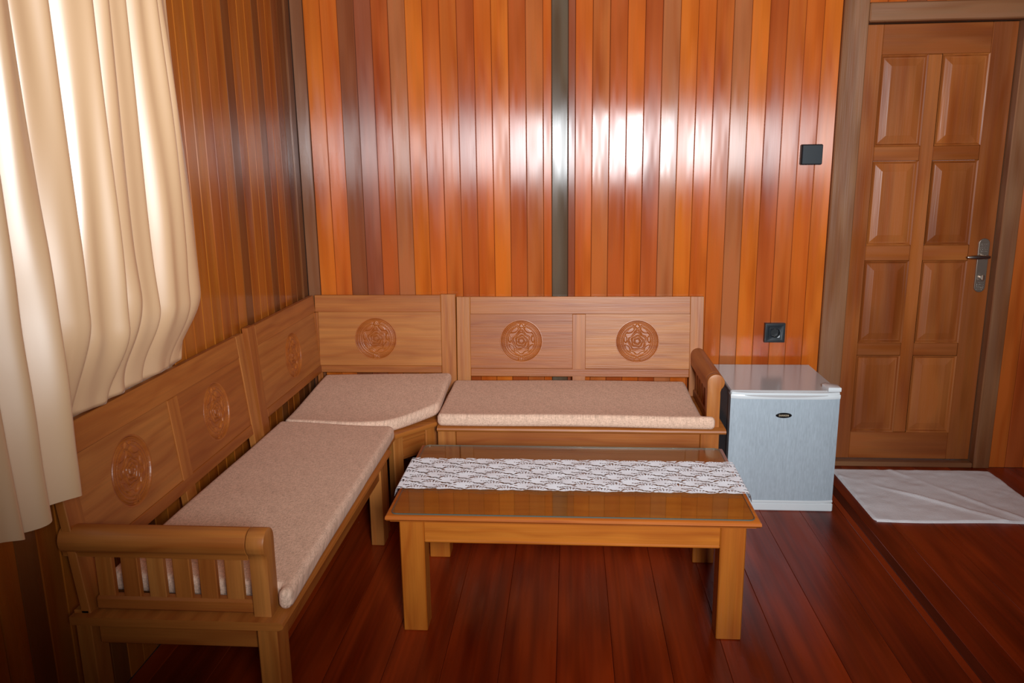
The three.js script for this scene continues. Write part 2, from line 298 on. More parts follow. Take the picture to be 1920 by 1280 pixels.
// ---------------------------------------------------------------- carved medallion (relief of a flower in a wreath)
const MED_R = 0.101;
const medallionGeo = (() => {
  const N = 384, cv = document.createElement('canvas'); cv.width = cv.height = N; const c = cv.getContext('2d');
  c.fillStyle = '#555'; c.fillRect(0, 0, N, N); c.translate(N / 2, N / 2); c.scale(N / 2, N / 2);
  const leaf = (x, y, a, l, w, shade) => { c.save(); c.translate(x, y); c.rotate(a); c.beginPath(); c.moveTo(-l / 2, 0); c.quadraticCurveTo(0, -w, l / 2, 0); c.quadraticCurveTo(0, w, -l / 2, 0); c.fillStyle = shade; c.fill(); c.restore(); };
  const ringS = (r, w, s) => { c.beginPath(); c.arc(0, 0, r, 0, Math.PI * 2); c.lineWidth = w; c.strokeStyle = s; c.stroke(); };
  ringS(0.97, 0.06, '#fff'); ringS(0.905, 0.045, '#111'); ringS(0.865, 0.03, '#ddd');
  for (let i = 0; i < 44; i++) {                // wreath leaves, pointing up on both sides
    const side = i % 2 ? 1 : -1, k = Math.floor(i / 2) / 21, a = Math.PI / 2 + side * (0.2 + k * 2.65);
    for (const [r, o, l] of [[0.77, 0.55, 0.19], [0.67, -0.5, 0.15]]) leaf(Math.cos(a) * r, Math.sin(a) * r, a + side * (Math.PI / 2 + o * 0.9), l, 0.06, '#d8d8d8');
  }
  const poly = (pts, s) => { c.beginPath(); pts.forEach(([x, y], i) => (i ? c.lineTo(x, y) : c.moveTo(x, y))); c.closePath(); c.fillStyle = s; c.fill(); };
  poly([[0, -0.84], [0.13, -0.68], [0, -0.6], [-0.13, -0.68]], '#fff');
  for (const s of [-1, 1]) { leaf(s * 0.3, -0.5, s * 0.55, 0.42, 0.17, '#fff'); leaf(s * 0.54, -0.1, 1.5, 0.34, 0.14, '#f4f4f4'); leaf(s * 0.44, 0.32, s * -0.95, 0.42, 0.17, '#f4f4f4'); leaf(s * 0.2, 0.55, s * -0.5, 0.36, 0.14, '#fff'); leaf(s * 0.12, -0.42, s * 0.95, 0.4, 0.05, '#fff'); }
  for (const [r, s] of [[0.42, '#bbb'], [0.4, '#2a2a2a'], [0.36, '#ccc'], [0.27, '#333'], [0.23, '#ddd'], [0.15, '#333'], [0.11, '#eee']]) {
    c.beginPath(); for (let i = 0; i <= 80; i++) { const a = i / 80 * Math.PI * 2, q = r * (1 + 0.09 * Math.sin(a * 5 + r * 9)); c.lineTo(Math.cos(a) * q, Math.sin(a) * q); } c.fillStyle = s; c.fill();
  }
  poly([[-0.12, 0.6], [0.12, 0.6], [0.03, 0.74], [-0.03, 0.74]], '#fff');
  for (const x of [-0.09, 0, 0.09]) { c.fillStyle = '#f0f0f0'; c.fillRect(x - 0.025, 0.62, 0.05, 0.3); }
  const d = c.getImageData(0, 0, N, N).data, at = (i, j) => d[(clamp(j, 0, N - 1) * N + clamp(i, 0, N - 1)) * 4] / 255;
  const h = (x, y) => { let s = 0, n = 0; const ci = Math.round((x / MED_R * 0.5 + 0.5) * N), cj = Math.round((0.5 - y / MED_R * 0.5) * N); for (let a = -2; a <= 2; a++) for (let b = -2; b <= 2; b++) { s += at(ci + a, cj + b); n++; } return s / n; };
  const nr = 64, na = 160, pos = [], idx = [];
  for (let r = 0; r <= nr; r++) for (let a = 0; a < na; a++) {
    const q = MED_R * r / nr, t = a / na * Math.PI * 2, x = q * Math.cos(t), y = q * Math.sin(t);
    pos.push(x, y, r === nr ? -0.0005 : -0.0075 + 0.0072 * h(x, y));
  }
  for (let r = 0; r < nr; r++) for (let a = 0; a < na; a++) { const b = (a + 1) % na, i = r * na + a, j = r * na + b, k = i + na, l = j + na; if (r) idx.push(i, k, j); idx.push(j, k, l); }
  const g = new THREE.BufferGeometry(); g.setAttribute('position', new THREE.Float32BufferAttribute(pos, 3)); g.setIndex(idx);
  g.setAttribute('uv', new THREE.Float32BufferAttribute(pos.filter((_, i) => i % 3 < 2), 2)); g.computeVertexNormals(); return g;
})();
// panel board with the round hole that the carving fills
function carvedPanel(parent, x0, x1, y0, y1, mat, matrix, cx = (x0 + x1) / 2, cy = (y0 + y1) / 2, deep = 0.004) {
  const hole = new THREE.Path(); hole.absarc(cx, cy, MED_R, 0, Math.PI * 2, true);
  const g = extrude([[x0, y0], [x1, y0], [x1, y1], [x0, y1]], 0.012, { holes: [hole], curve: 40, grain: 'x' }).translate(0, 0, -deep - 0.012);
  const p = mesh('panel', place(g, matrix), mat, parent);
  const m = mesh('carved_medallion', place(medallionGeo.clone().translate(cx, cy, -deep), matrix), M.carve, p);
  m.userData.label = 'round carved flower and leaf wreath medallion';
}
// ---------------------------------------------------------------- bench with one arm (arm = +1: at its right end seen from the front)
function bench(name, label, at, turn, arm) {
  const b = thing(name, label, 'bench', at, turn, 'matching carved teak corner seating');
  const X = (x0, x1) => (arm > 0 ? [x0, x1] : [-x1, -x0]);
  const box = (n, x0, x1, y0, y1, z0, z1, grain, k = 0, c = 0.003) => mesh(n, cbox(...X(x0, x1), y0, y1, z0, z1, c, grain), M.teak[k], b);
  const L = 0.595;
  // seat and frame
  const nose = [[0.036, 0.343], [0.56, 0.343], [0.57, 0.347], [0.574, 0.354], [0.571, 0.361], [0.562, 0.365], [0.036, 0.365]];
  mesh('seat', extrude(nose.map(([z, y]) => [-z, y]), 2 * L, { grain: 'z', crease: 0.6 }).applyMatrix4(rotY(Math.PI / 2)).translate(-L, 0, 0), M.teak[0], b);
  box('front_apron', -0.52, 0.496, 0.268, 0.3425, 0.522, 0.54, 'x', 1);
  box('side_apron', 0.535, 0.553, 0.268, 0.3425, 0.08, 0.495, 'z', 1);
  box('side_apron', -0.575, -0.557, 0.268, 0.3425, 0.08, 0.495, 'z', 1);
  box('leg', 0.4965, 0.572, 0, 0.3425, 0.496, 0.546, 'y', 0); box('leg', -0.597, -0.5205, 0, 0.3425, 0.496, 0.546, 'y', 2);
  // reclined back
  const tilt = Math.atan(0.1), T = new THREE.Matrix4().multiplyMatrices(move(0, 0.36, 0.08), rotX(-tilt));
  const bk = (n, x0, x1, y0, y1, z0, z1, grain, k) => mesh(n, place(cbox(...X(x0, x1), y0 - 0.36, y1 - 0.36, z0, z1, 0.002, grain), T), M.teak[k], b);
  for (const s of [-1, 1]) {
    const [a, c] = s > 0 ? [0.5133, 0.575] : [-0.575, -0.5103];
    const post = mergeGeometries([place(cbox(...X(a, c), 0, 0.47, -0.024, 0, 0.002, 'y'), T), cbox(...X(a, c), 0, 0.372, 0.036, 0.076, 0.002, 'y')]);
    mesh('rear_post', post, M.teak[s > 0 ? 0 : 2], b);
  }
  bk('top_rail', -0.5102, 0.5132, 0.7485, 0.83, -0.024, -0.0004, 'x', 0);
  bk('bottom_rail', -0.5102, 0.5132, 0.452, 0.4905, -0.024, -0.0004, 'x', 1);
  bk('middle_post', -0.0299, 0.0321, 0.36, 0.748, -0.024, -0.0006, 'y', 0);
  carvedPanel(b, ...X(-0.51, -0.03), 0.491 - 0.36, 0.748 - 0.36, M.teak[1], T);
  carvedPanel(b, ...X(0.0322, 0.513), 0.491 - 0.36, 0.748 - 0.36, M.teak[2], T);
  // arm: scrolled rail on a post with slats
  const scroll = [[0.519, 0.515]]; for (let i = 0; i <= 18; i++) { const a = Math.PI - i / 18 * Math.PI * 1.28; scroll.push([0.5525 + Math.cos(a) * 0.0345, 0.555 + Math.sin(a) * 0.0345]); } scroll.push([0.571, 0.515]);
  const sec = (pts) => pts.map(([x, y]) => [arm * x, y]);
  mesh('arm_rail', extrude(sec(scroll), 0.462, { grain: 'z', crease: 0.7, bevel: 0.001, seg: 1 }).translate(0, 0, 0.028), M.teak[0], b);
  mesh('arm_post', extrude(sec([[0.519, 0.3655], ...scroll, [0.5715, 0.5], [0.5715, 0.3655]]), 0.04, { grain: 'y', crease: 0.7, bevel: 0.002, seg: 2 }).translate(0, 0, 0.495), M.teak[2], b);
  box('arm_lower_rail', 0.532, 0.561, 0.3655, 0.402, 0.086, 0.4925, 'z', 1, 0.006);
  for (let i = 0; i < 6; i++) { const z = 0.094 + i * 0.0655; box('slat', 0.539, 0.555, 0.4, 0.5195, z, z + 0.043, 'y', i % 3, 0.002); }
  return b;
}
bench('carved_bench', 'carved teak bench against the back wall, its arm beside the small fridge', [1.3, 0, 0], 0, 1);
bench('carved_bench', 'carved teak bench in front of the curtain with its slatted arm nearest the viewer', [0, 0, 1.44], Math.PI / 2, -1);
// corner unit joining the two benches
{
  const b = thing('corner_bench', 'carved teak corner seat joining the two benches in the corner of the walls', 'bench', [0, 0, 0], 0, 'matching carved teak corner seating');
  const seat = [[0.075, 0.075], [0.7, 0.075], [0.7, 0.49], [0.55, 0.672], [0.55, 0.835], [0.075, 0.835]];
  mesh('seat', extrude(seat.map(([x, z]) => [x, -z]), 0.014, { bevel: 0.004, seg: 2 }).applyMatrix4(rotX(-Math.PI / 2)).translate(0, 0.347, 0), M.teak[0], b);
  // diagonal front
  const ax = 0.682, az = 0.486, bx = 0.54, bz = 0.658, len = Math.hypot(bx - ax, bz - az), D = new THREE.Matrix4().multiplyMatrices(move(bx, 0, bz), rotY(Math.atan2(bz - az, ax - bx)));
  mesh('front_leg', place(cbox(0, 0.05, 0, 0.3425, -0.04, -0.001, 0.003, 'y'), D), M.teak[2], b);
  mesh('front_leg', place(cbox(len - 0.05, len, 0, 0.3425, -0.04, -0.001, 0.003, 'y'), D), M.teak[0], b);
  mesh('front_apron', place(cbox(0.0505, len - 0.0505, 0.235, 0.3425, -0.03, -0.008, 0.003, 'x'), D), M.teak[1], b);
  for (const y of [0.246, 0.318]) mesh('apron_bead', place(cbox(0.0505, len - 0.0505, y, y + 0.01, -0.008, -0.003, 0.002), D), M.teak[0], b);
  mesh('side_leg', cbox(0.49, 0.54, 0, 0.3425, 0.785, 0.828, 0.003, 'y'), M.teak[0], b);
  mesh('side_leg', cbox(0.645, 0.695, 0, 0.3425, 0.43, 0.47, 0.003, 'y'), M.teak[1], b);
  // two backs
  const tilt = Math.atan(0.07);
  const back = (T, x0, x1, xs, flip) => {
    const part = (n, a, c, y0, y1, z1, grain, k) => mesh(n, place(cbox(Math.min(a, c), Math.max(a, c), y0 - 0.36, y1 - 0.36, -0.024, z1, 0.002, grain), T), M.teak[k], b);
    const f = (v) => (flip ? -v : v);
    part('top_rail', f(x0), f(xs - 0.0005), 0.758, 0.838, -0.0004, 'x', 0); part('bottom_rail', f(x0), f(xs - 0.0005), 0.466, 0.5, -0.0004, 'x', 1);
    part('end_post', f(xs), f(x1), 0.372, 0.842, 0, 'y', flip ? 1 : 0); part('rear_leg', f(xs), f(x1 - 0.024), 0.0, 0.3715, 0, 'y', 1); part('corner_post', f(x0), f(x0 + 0.014), 0.36, 0.757, -0.001, 'y', 1);
    const pa = f(x0 + 0.015), pb = f(xs - 0.001); carvedPanel(b, Math.min(pa, pb), Math.max(pa, pb), 0.5005 - 0.36, 0.7575 - 0.36, M.teak[2], T, (pa + pb) / 2 - (flip ? -0.02 : 0.02));
  };
  back(new THREE.Matrix4().multiplyMatrices(move(0, 0.36, 0.075), rotX(-tilt)), 0.045, 0.7215, 0.651, false);
  back(new THREE.Matrix4().multiplyMatrices(move(0.075, 0.36, 0), new THREE.Matrix4().multiplyMatrices(rotY(Math.PI / 2), rotX(-tilt))), 0.045, 0.838, 0.768, true);
}
// ---------------------------------------------------------------- cushions
function cushion(label, outline, y, thick, lift) {
  const r = 0.016, pts = [];                       // rounded corners
  for (let i = 0; i < outline.length; i++) {
    const p = outline[(i + outline.length - 1) % outline.length], q = outline[i], s = outline[(i + 1) % outline.length], rr = q[2] ?? 0.02;
    const u = new THREE.Vector2(p[0] - q[0], p[1] - q[1]).normalize(), v = new THREE.Vector2(s[0] - q[0], s[1] - q[1]).normalize();
    for (let k = 0; k <= 5; k++) { const t = k / 5, a = (1 - t) * (1 - t), c = t * t; pts.push([q[0] + (u.x * a + v.x * c) * rr, q[1] + (u.y * a + v.y * c) * rr]); }
  }
  const inside = (x, z) => {                       // distance to the outline, positive inside
    let d = 1e9, odd = false;
    for (let i = 0, k = pts.length - 1; i < pts.length; k = i++) {
      const [ax, az] = pts[k], [bx, bz] = pts[i], ex = bx - ax, ez = bz - az, t = clamp(((x - ax) * ex + (z - az) * ez) / (ex * ex + ez * ez || 1));
      d = Math.min(d, Math.hypot(x - ax - ex * t, z - az - ez * t));
      if ((az > z) !== (bz > z) && x < ax + ex * (z - az) / ez) odd = !odd;
    }
    return odd ? d : -d;
  };
  const xs = pts.map((q) => q[0]), zs = pts.map((q) => q[1]), step = 0.007, x0 = Math.min(...xs) - step, z0 = Math.min(...zs) - step;
  const nx = Math.ceil((Math.max(...xs) - x0) / step) + 1, nz = Math.ceil((Math.max(...zs) - z0) / step) + 1, V = [];
  for (let j = 0; j <= nz; j++) { const row = []; for (let i = 0; i <= nx; i++) row.push(inside(x0 + i * step, z0 + j * step) || 1e-6); V.push(row); }
  const pos = [], uv = [], hs = thick / 2 - r;
  const put = ([x, z, d], up) => {
    const q = 1 - clamp(d / r), h = hs + r * Math.sqrt(1 - q * q), crown = up > 0 ? 0.0015 * (noise(x * 9 + 40, z * 9 + 40, 900, 900, 61) - 0.5) * (1 - q) : 0;
    const yy = y + thick / 2 + up * h + crown + lift(x, z); pos.push(x, yy, z); uv.push(x, z + yy);
  };
  for (let j = 0; j < nz; j++) for (let i = 0; i < nx; i++) {
    const P = [[i, j], [i + 1, j], [i + 1, j + 1], [i, j + 1]], v = P.map(([a, c]) => V[c][a]), out = [], cut = [];
    for (let e = 0; e < 4; e++) {
      const f = (e + 1) % 4;
      if (v[e] > 0) out.push([x0 + P[e][0] * step, z0 + P[e][1] * step, v[e]]);
      if ((v[e] > 0) !== (v[f] > 0)) { const t = v[e] / (v[e] - v[f]), q = [x0 + mix(P[e][0], P[f][0], t) * step, z0 + mix(P[e][1], P[f][1], t) * step, 0]; out.push(q); cut.push([q, v[e] > 0]); }
    }
    for (let q = 1; q + 1 < out.length; q++) { put(out[0], 1); put(out[q + 1], 1); put(out[q], 1); put(out[0], -1); put(out[q], -1); put(out[q + 1], -1); }
    if (cut.length === 2) { const a = (cut[0][1] ? cut[0] : cut[1])[0], c = (cut[0][1] ? cut[1] : cut[0])[0]; put(a, 1); put(c, 1); put(c, -1); put(a, 1); put(c, -1); put(a, -1); }
  }
  let g = new THREE.BufferGeometry(); g.setAttribute('position', new THREE.Float32BufferAttribute(pos, 3)); g.setAttribute('uv', new THREE.Float32BufferAttribute(uv, 2));
  g = mergeVertices(g, 1e-5); g.computeVertexNormals();
  const m = mesh(numbered('seat_cushion'), g, M.linen, scene); m.userData = { label, category: 'cushion', group: 'beige linen seat cushions' };
}
cushion('long beige linen cushion on the bench by the back wall', [[0.714, 0.09], [1.79, 0.09], [1.8, 0.541, 0.006], [1.848, 0.544], [1.85, 0.58], [0.703, 0.568, 0.03]], 0.3665, 0.052, (x, z) => 0.022 * smooth(0.52, 0.06, z) + 0.002 + 0.002 * Math.sin(x * 6));
cushion('long beige linen cushion on the bench below the curtain', [[0.09, 0.71], [0.085, 1.945], [0.542, 1.95, 0.006], [0.544, 1.99], [0.578, 1.985], [0.562, 0.715, 0.03]], 0.3665, 0.052, (x, z) => 0.016 * smooth(0.5, 0.06, x) + 0.002 + 0.002 * Math.sin(z * 5));
cushion('five sided beige linen cushion wedged in the corner seat', [[0.092, 0.092], [0.702, 0.092], [0.7, 0.46, 0.03], [0.53, 0.66, 0.06], [0.45, 0.693, 0.1], [0.082, 0.66, 0.03]], 0.3665, 0.05, (x, z) => 0.002 + 0.06 * smooth(0.66, 0.02, z) * (0.75 + 0.35 * x));
// ---------------------------------------------------------------- coffee table
{
  const t = thing('coffee_table', 'low rectangular wooden coffee table with square legs and glass top', 'table', [1.261, 0, 1.2037]);
  const hx = 0.558, hz = 0.3125;
  const edge = [[0, 0], [0.004, -0.003], [0.005, -0.011], [0.001, -0.017], [-0.008, -0.02], [-0.008, -0.023]].map(([o, y]) => [o, y + 0.404]);
  const ring = ([o, y]) => [[-hx - o, y, -hz - o], [hx + o, y, -hz - o], [hx + o, y, hz + o], [-hx - o, y, hz + o]].map((v) => v);
  const tris = [], R = edge.map((e) => ring([e[0] - 0.005, e[1]]));
  tris.push([R[0][0], R[0][2], R[0][1]], [R[0][0], R[0][3], R[0][2]]);
  for (let s = 0; s < R.length - 1; s++) for (let e = 0; e < 4; e++) { const f = (e + 1) % 4; tris.push([R[s][e], R[s][f], R[s + 1][f]], [R[s][e], R[s + 1][f], R[s + 1][e]]); }
  const l = R.at(-1); tris.push([l[0], l[1], l[2]], [l[0], l[2], l[3]]);
  mesh('table_top', toCreasedNormals(woodUV(fromTris(tris), 'x', 0.3, 0.2), 0.7), M.tableTop, t);
  for (const q of [0.158, 0.17]) mesh('carved_ring', new THREE.TorusGeometry(q, 0.0014, 6, 90).rotateX(Math.PI / 2).scale(1, 0.25, 1).translate(-0.02, 0.40402, -0.02), M.carve, t);
  const w = 0.0755, x1 = 0.5225, z1 = 0.2785;
  [[-1, 1], [1, 1], [-1, -1], [1, -1]].forEach(([sx, sz], i) => { const a = sx * x1, b = sz * z1; mesh('leg', cbox(Math.min(a, a - sx * w), Math.max(a, a - sx * w), 0, 0.3808, Math.min(b, b - sz * w), Math.max(b, b - sz * w), 0.003, 'y'), M.table[i % 2], t); });
  for (const s of [1, -1]) {
    const a = mesh('apron', cbox(-x1 + w, x1 - w, 0.309, 0.3808, Math.min(s * (z1 - 0.004), s * (z1 - 0.024)), Math.max(s * (z1 - 0.004), s * (z1 - 0.024)), 0.002, 'x'), M.table[s > 0 ? 0 : 1], t);
    mesh('apron_bead', cbox(-x1 + w, x1 - w, 0.302, 0.3115, Math.min(s * (z1 - 0.001), s * (z1 - 0.024)), Math.max(s * (z1 - 0.001), s * (z1 - 0.024)), 0.003, 'x'), M.table[0], a);
    mesh('apron', cbox(Math.min(s * (x1 - 0.004), s * (x1 - 0.024)), Math.max(s * (x1 - 0.004), s * (x1 - 0.024)), 0.303, 0.3808, -z1 + w, z1 - w, 0.002, 'z'), M.table[1], t);
  }
  const gx = hx - 0.016, gz = hz - 0.012, gs = new THREE.Shape(), rr = 0.02;
  gs.absarc(gx - rr, gz - rr, rr, 0, Math.PI / 2); gs.absarc(-gx + rr, gz - rr, rr, Math.PI / 2, Math.PI); gs.absarc(-gx + rr, -gz + rr, rr, Math.PI, Math.PI * 1.5); gs.absarc(gx - rr, -gz + rr, rr, Math.PI * 1.5, Math.PI * 2);
  const gg = toCreasedNormals(new THREE.ExtrudeGeometry(gs, { depth: 0.0035, bevelEnabled: true, bevelSize: 0.0006, bevelThickness: 0.0006, bevelSegments: 1, curveSegments: 6 }), 0.4).applyMatrix4(rotX(-Math.PI / 2)).translate(0, 0.4051, 0);
  const eo = gs.getPoints(6), band = new THREE.Shape(eo); band.holes.push(new THREE.Path(eo.map((v) => new THREE.Vector2(v.x * (1 - 0.0012 / gx), v.y * (1 - 0.0012 / gz)))));
  const rim = new THREE.ExtrudeGeometry(band, { depth: 0.0036, bevelEnabled: false }).applyMatrix4(rotX(-Math.PI / 2)).translate(0, 0.405, 0); rim.scale(1.0016, 1, 1.003);
  mesh('glass_edge', rim, new THREE.MeshPhysicalMaterial({ color: '#4d5650', roughness: 0.3 }), t);
  mesh('glass_sheet', gg, M.glass, t).userData.label = 'clear glass sheet on the table top';
}
// ---------------------------------------------------------------- lace runner: real holes, cut by marching squares
{
  const Wm = 1.2, Hm = 0.29, PX = 1600, PY = 400, cv = document.createElement('canvas'); cv.width = PX; cv.height = PY;
  const c = cv.getContext('2d'), r = rng(5); c.fillStyle = '#fff'; c.fillRect(0, 0, PX, PY); c.fillStyle = '#000';
  const k = PX / Wm;                                   // pixels per metre
  const lens = (x, y, a, l, w) => { c.save(); c.translate(x * k, y * k); c.rotate(a); c.beginPath(); c.moveTo(-l / 2 * k, 0); c.quadraticCurveTo(0, -w * k, l / 2 * k, 0); c.quadraticCurveTo(0, w * k, -l / 2 * k, 0); c.fill(); c.restore(); };
  const dot = (x, y, q) => { c.beginPath(); c.ellipse(x * k, y * k, q * k * 1.25, q * k, 0, 0, Math.PI * 2); c.fill(); };
  for (let row = -1; row < 8; row++) for (let col = -1; col < 13; col++) {
    const ox = col * 0.1 + (row % 2 ? 0.05 : 0) + (r() - 0.5) * 0.008, oy = row * 0.0425 + 0.012;
    for (let i = 0; i < 9; i++) { const a = Math.PI * (0.12 + 0.76 * i / 8); dot(ox + 0.036 * Math.cos(a), oy - 0.02 * Math.sin(a) + 0.012, 0.0029 + 0.0013 * r()); }      // scalloped chain over a flower
    for (let i = 0; i < 5; i++) { const a = Math.PI * (0.2 + 0.6 * i / 4); lens(ox + 0.02 * Math.cos(a), oy + 0.011 - 0.011 * Math.sin(a), a + Math.PI, 0.011, 0.0028); }
    lens(ox + 0.047, oy + 0.006, 0.15, 0.027, 0.0098); lens(ox + 0.06, oy + 0.014, -0.4, 0.017, 0.006); lens(ox - 0.03, oy + 0.021, 0.3, 0.016, 0.005);
    for (let i = 0; i < 6; i++) dot(ox + 0.008 + i * 0.008, oy + 0.026 + 0.003 * Math.sin(i * 1.3), 0.0023 + 0.0012 * r());
    c.save(); c.strokeStyle = '#fff'; c.lineWidth = 1.6; c.beginPath(); c.moveTo((ox + 0.04) * k, (oy - 0.004) * k); c.lineTo((ox + 0.052) * k, (oy + 0.016) * k); c.moveTo((ox + 0.054) * k, (oy - 0.004) * k); c.lineTo((ox + 0.045) * k, (oy + 0.016) * k); c.stroke(); c.restore();
  }
  const d = c.getImageData(0, 0, PX, PY).data;
  const val = (x, y) => {
    let e = Math.min(y - 0.004 - 0.0035 * Math.abs(Math.sin(x * 52)) - 0.003 * noise(x * 130, 1, 400, 4, 3), Hm - y - 0.004 - 0.004 * Math.abs(Math.sin(x * 47 + 1)) - 0.004 * noise(x * 110, 7, 400, 9, 4), x - 0.002 - 0.004 * noise(y * 150, 2, 90, 9, 6), Wm - x - 0.002 - 0.004 * noise(y * 150, 5, 90, 9, 8));
    const i = clamp(Math.round(x * k), 0, PX - 1), j = clamp(Math.round(y * k), 0, PY - 1);
    let s = 0; for (let a = -1; a <= 1; a++) for (let b = -1; b <= 1; b++) s += d[(clamp(j + a, 0, PY - 1) * PX + clamp(i + b, 0, PX - 1)) * 4];
    return Math.min(s / 9 / 255 - 0.5, e * 400);
  };
  const step = 0.0016, nx = Math.round(Wm / step), ny = Math.round(Hm / step), V = [];
  for (let j = 0; j <= ny; j++) { const row = []; for (let i = 0; i <= nx; i++) row.push(val(i * step, j * step)); V.push(row); }
  const pos = [], half = 0.558, drop = (x) => Math.max(0, Math.abs(x) - half - 0.002);
  const put = (p) => {                                 // drape over the two ends
    const x = p[0] - Wm / 2, z = p[1] - Hm / 2, s = drop(x), e = Math.sign(x);
    const q = s < 0.01 ? s / 0.01 : 1, a = q * Math.PI / 2.3;
    const skew = z * 0.05 * (x < 0 ? -1 : 1) * (Math.abs(x) > 0.3 ? 1 : 0) * 0;
    const px = s > 0 ? e * (half + 0.002 + 0.0065 * Math.sin(a)) + e * Math.max(0, s - 0.01) * 0.2 : x, py = s > 0 ? -0.0065 * (1 - Math.cos(a)) - Math.max(0, s - 0.01) * 0.98 : 0.0009 * Math.sin(x * 40) * Math.sin(z * 60);
    pos.push(px + skew, 0.4117 + py, z);
  };
  for (let j = 0; j < ny; j++) for (let i = 0; i < nx; i++) {
    const P = [[i, j], [i + 1, j], [i + 1, j + 1], [i, j + 1]], v = P.map(([a, b]) => V[b][a]);
    const out = [];
    for (let e = 0; e < 4; e++) {
      const f = (e + 1) % 4;
      if (v[e] > 0) out.push([P[e][0] * step, P[e][1] * step]);
      if ((v[e] > 0) !== (v[f] > 0)) { const t = v[e] / (v[e] - v[f]); out.push([mix(P[e][0], P[f][0], t) * step, mix(P[e][1], P[f][1], t) * step]); }
    }
    for (let q = 1; q + 1 < out.length; q++) { put(out[0]); put(out[q + 1]); put(out[q]); }
  }
  let g = new THREE.BufferGeometry(); g.setAttribute('position', new THREE.Float32BufferAttribute(pos, 3));
  g = mergeVertices(g, 1e-5); g.computeVertexNormals();
  const m = mesh('lace_runner', g, M.lace, scene); m.position.set(1.261, 0, 1.185);
  m.userData = { label: 'white floral lace runner lying across the coffee table', category: 'table runner' };
}
